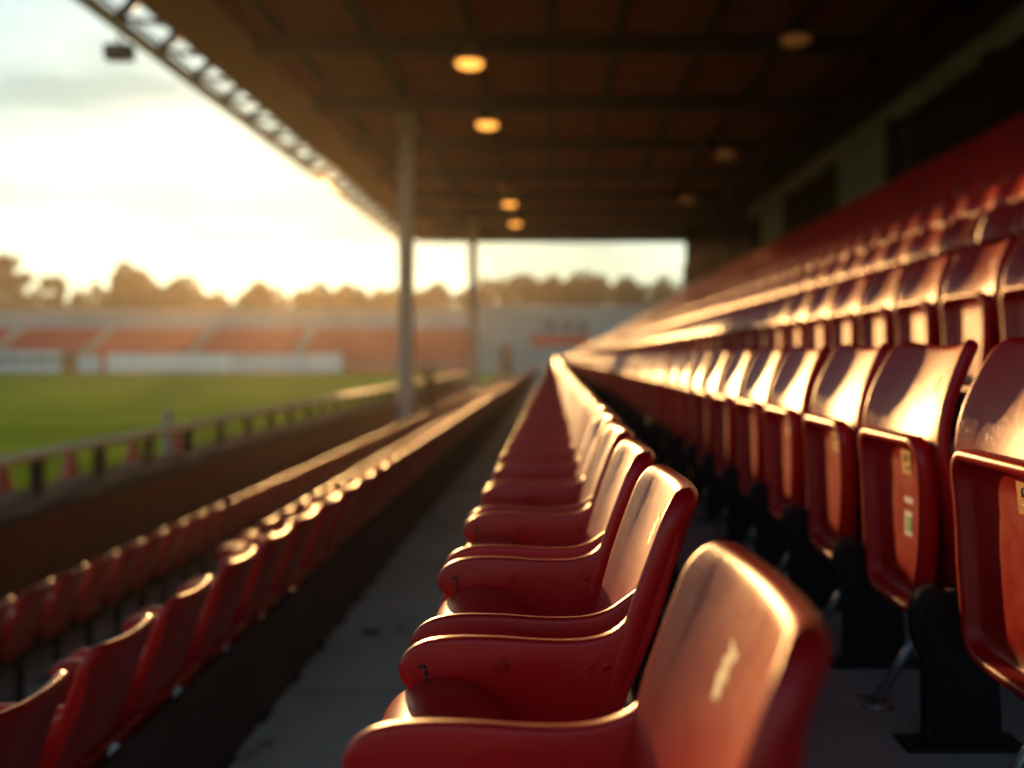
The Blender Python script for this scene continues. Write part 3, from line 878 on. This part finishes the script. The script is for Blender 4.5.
TREES = [
 (-60, 262, 60, 185, 1, 'dense tree past the edge of the view behind the end stand'),
 (4, 250, 46, 178, 3, 'tall sparse bare tree, the leftmost in view behind the end stand'),
 (55, 276, 26, 180, 3, 'thin bare tree standing between the tall bare one and round crowns'),
 (130, 264, 50, 185, 0, 'round full tree, tallest of the crowns above the white hoarding'),
 (178, 273, 52, 188, 0, 'broad round tree touching the tallest round crown'),
 (218, 296, 30, 190, 2, 'low scrubby tree in the dip right of the two round crowns'),
 (257, 281, 32, 188, 2, 'small round tree standing alone beneath the sun glow'),
 (305, 289, 34, 190, 2, 'low round tree just right of the sun glow'),
 (345, 282, 48, 188, 2, 'wide tree, right of the sun glow and left of the pillar'),
 (392, 288, 44, 192, 0, 'wide low tree behind the nearer roof pillar'),
 (436, 282, 46, 192, 1, 'dark tree between the two roof pillars'),
 (476, 284, 34, 196, 1, 'dark tree behind the farther roof pillar'),
 (514, 268, 50, 190, 1, 'tall dark tree just right of the farther roof pillar'),
 (556, 272, 40, 196, 1, 'dark tree in the middle of the far opening'),
 (588, 266, 56, 192, 1, 'broad dark tree, biggest crown in the far opening'),
 (628, 274, 44, 194, 1, 'dark tree at the falling end of the far opening wood'),
 (664, 288, 40, 196, 1, 'low dark tree at the stand end of the far opening'),
 (700, 290, 50, 198, 1, 'low dark tree hidden mostly by the end of the stand')]
for i, (px, top, w, d, k, lab) in enumerate(TREES):
    tree(px, top, w, d, k, lab, dens=1.0 + w / 120, seed=i * 13)
# low wood filling the skyline
rr = np.random.RandomState(5); V = []; Fc = []
for i in range(30000):
    px = rr.uniform(-330, 860); d = rr.uniform(196, 214)
    tp = 291 + 5 * math.sin(px * .035) + 5 * math.sin(px * .11 + 1) + 4 * math.sin(px * .31) + (-6 if px > 480 else 0) + rr.uniform(0, 4)
    c = np.array([X(px, d), d, rr.uniform(.3, max(.5, H(tp, d)))]); s = rr.uniform(.5, 1.1)
    A = rr.normal(size=3); A /= np.linalg.norm(A); B = np.cross(A, rr.normal(size=3)); B /= np.linalg.norm(B)
    k = len(V); V += [c - A * s, c + B * s * .6, c + A * s, c - B * s * .6]; Fc.append((k, k + 1, k + 2, k + 3))
o = link_mesh('woods', V, Fc, LEAF[1], None, False)
tag(o, 'low hazy wood along the skyline behind the end stand', 'wood', None, 'stuff')

# ------------------------------------------------------------------ a person by the pillar
def person(loc, rz, label):
    root = empty('person', label, 'person', loc, None, rz)
    J = {'pelvis': (0, 0, .93, .125), 'waist': (0, 0, 1.08, .12), 'chest': (0, .01, 1.27, .14), 'neck0': (0, 0, 1.42, .07), 'neck': (0, -.01, 1.48, .052),
         'head0': (0, -.02, 1.55, .075), 'head1': (0, -.02, 1.63, .088), 'head2': (0, -.01, 1.69, .06), 'nose': (0, -.115, 1.60, .014)}
    E = [('pelvis', 'waist'), ('waist', 'chest'), ('chest', 'neck0'), ('neck0', 'neck'), ('neck', 'head0'), ('head0', 'head1'), ('head1', 'head2'), ('head1', 'nose')]
    for s, n in ((-1, 'a'), (1, 'b')):
        J['sh' + n] = (.17 * s, 0, 1.38, .065); J['el' + n] = (.23 * s, .02, 1.12, .048); J['wr' + n] = (.24 * s, -.05, .88, .030); J['pa' + n] = (.24 * s, -.06, .81, .028)
        J['hip' + n] = (.095 * s, 0, .88, .09); J['kn' + n] = (.10 * s, -.01, .50, .062); J['an' + n] = (.11 * s, .02, .09, .042); J['to' + n] = (.12 * s, -.13, .04, .036)
        E += [('neck0', 'sh' + n), ('sh' + n, 'el' + n), ('el' + n, 'wr' + n), ('wr' + n, 'pa' + n), ('pelvis', 'hip' + n), ('hip' + n, 'kn' + n), ('kn' + n, 'an' + n), ('an' + n, 'to' + n)]
        for f in range(4):
            J['f%d%s' % (f, n)] = (.24 * s - .004 * s, -.10 + .022 * f, .765 - .006 * (f in (1, 2)), .009); J['g%d%s' % (f, n)] = (.225 * s, -.10 + .022 * f, .735 - .01 * (f in (1, 2)), .008)
            E += [('pa' + n, 'f%d%s' % (f, n)), ('f%d%s' % (f, n), 'g%d%s' % (f, n))]
        J['th' + n] = (.225 * s, -.115, .80, .010); E += [('pa' + n, 'th' + n)]
    names = list(J); me = bpy.data.meshes.new('body')
    me.from_pydata([J[k][:3] for k in names], [(names.index(a), names.index(b)) for a, b in E], [])
    o = bpy.data.objects.new('body', me); COL.objects.link(o)
    o.modifiers.new('s', 'SKIN')
    for i, k in enumerate(names):
        r = J[k][3]; me.skin_vertices[0].data[i].radius = (r, r * (.75 if k in ('chest', 'waist', 'pelvis') else 1))
    me.skin_vertices[0].data[0].use_root = True
    sd = o.modifiers.new('d', 'SUBSURF'); sd.levels = sd.render_levels = 2
    bpy.context.view_layer.update()
    m2 = bpy.data.meshes.new_from_object(o.evaluated_get(bpy.context.evaluated_depsgraph_get()))
    bpy.data.objects.remove(o)
    m2.materials.clear(); m2.materials.append(M['jacket']); m2.materials.append(M['skin'])
    for p in m2.polygons: p.material_index = 1 if (p.center.z > 1.45 or p.center.z < .85 and abs(p.center.x) > .19) else 0
    link_me('body', m2, None, root, True)
    MB().lathe([(.02, 1.755), (.06, 1.745), (.095, 1.70), (.105, 1.63), (.10, 1.56), (.085, 1.50), (.06, 1.47)], (0, .025, 0), 16).build('hair', M['hair'], root, True)
    co = [(.12, .80), (.165, .83), (.165, .95), (.15, 1.10), (.17, 1.30), (.155, 1.38), (.09, 1.44), (.06, 1.46)]
    loops = [[(1.25 * r * math.cos(t), .95 * r * math.sin(t), z) for t in np.linspace(0, 2 * math.pi, 18, endpoint=False)] for r, z in co]
    MB().loft(loops, False).build('jacket', M['jacket'], root, True)
person((-4.02, 30.9, Z(-2.05)), R(100), 'person in a dark jacket standing beside the nearer roof pillar')

# ------------------------------------------------------------------ camera, sun, sky, air
cam = bpy.data.cameras.new('camera'); co = bpy.data.objects.new('camera', cam); COL.objects.link(co)
co.location = (0, 0, CAMZ); co.rotation_euler = (R(90), 0, 0)
cam.sensor_width = 36; cam.lens = F / 1024 * 36
cam.shift_x = -41 / 1024; cam.shift_y = -28 / 1024
cam.clip_start = .02; cam.clip_end = 9000
cam.dof.use_dof = True; cam.dof.focus_distance = 1.18; cam.dof.aperture_fstop = 2.05; cam.dof.aperture_blades = 0
scene.camera = co

sd = Vector((300 - 553, F, 356 - 236)).normalized()
elev = math.asin(sd.z); az = math.atan2(sd.x, sd.y)
sun = bpy.data.lights.new('sun', 'SUN'); so = bpy.data.objects.new('sun', sun); COL.objects.link(so)
sun.energy = 2.05; sun.angle = R(.6); sun.color = (1.0, .52, .18)
so.rotation_euler = (-sd).to_track_quat('-Z', 'Y').to_euler()
so.location = sd * 100

w = bpy.data.worlds.new('World'); scene.world = w; w.use_nodes = True
nt = w.node_tree; new = nt.nodes.new; lk = nt.links.new
bg = nt.nodes['Background']
sky = new('ShaderNodeTexSky'); sky.sky_type = 'NISHITA'; sky.sun_disc = False
sky.sun_elevation = elev; sky.sun_rotation = az
sky.altitude = 0; sky.air_density = 1.0; sky.dust_density = 0.35; sky.ozone_density = 2.6
tc = new('ShaderNodeTexCoord'); mp = new('ShaderNodeMapping'); mp.inputs['Scale'].default_value = (3, 3, 14); lk(tc.outputs['Generated'], mp.inputs[0])
cl = ramp(new, lk, noise(new, lk, mp.outputs[0], 1.1, 5, .55), [(.42, (1, 1, 1)), (.66, (.45, .52, .54))])
mx = new('ShaderNodeMixRGB'); mx.blend_type = 'MULTIPLY'; mx.inputs[0].default_value = .8
def vm(op, a, b):
    v = new('ShaderNodeVectorMath'); v.operation = op; lk(a, v.inputs[0])
    if isinstance(b, tuple): v.inputs[1].default_value = b
    else: lk(b, v.inputs[1])
    return v.outputs[0]
# added soft limit on sky brightness: evens out the glow round the sun
soft_sky = vm('DIVIDE', sky.outputs[0], vm('ADD', vm('DIVIDE', sky.outputs[0], (6.0, 6.5, 4.2)), (1, 1, 1)))
lk(soft_sky, mx.inputs[1]); lk(cl, mx.inputs[2]); lk(mx.outputs[0], bg.inputs['Color'])
bg.inputs['Strength'].default_value = .15

HAZE = True
if HAZE:
    hz = MB(); hz.box(-140, 60, -16, 225, -1.2, 27).build('haze', None)
    h = bpy.data.objects['haze']; h['kind'] = 'stuff'; h['label'] = 'warm evening haze in the air over the ground'
    m = bpy.data.materials.new('evening_haze'); m.use_nodes = True; n = m.node_tree
    n.nodes.remove(n.nodes['Principled BSDF'])
    v = n.nodes.new('ShaderNodeVolumePrincipled'); v.inputs['Color'].default_value = (1, .93, .82, 1); v.inputs['Density'].default_value = .00031; v.inputs['Anisotropy'].default_value = .74
    n.links.new(v.outputs[0], n.nodes['Material Output'].inputs['Volume']); h.data.materials.append(m)

scene.cycles.use_denoising = True
scene.cycles.max_bounces = 8; scene.cycles.volume_bounces = 0
scene.cycles.sample_clamp_indirect = 6
scene.view_settings.view_transform = 'Standard'; scene.view_settings.look = 'None'
scene.view_settings.exposure = 1.5; scene.view_settings.gamma = 1
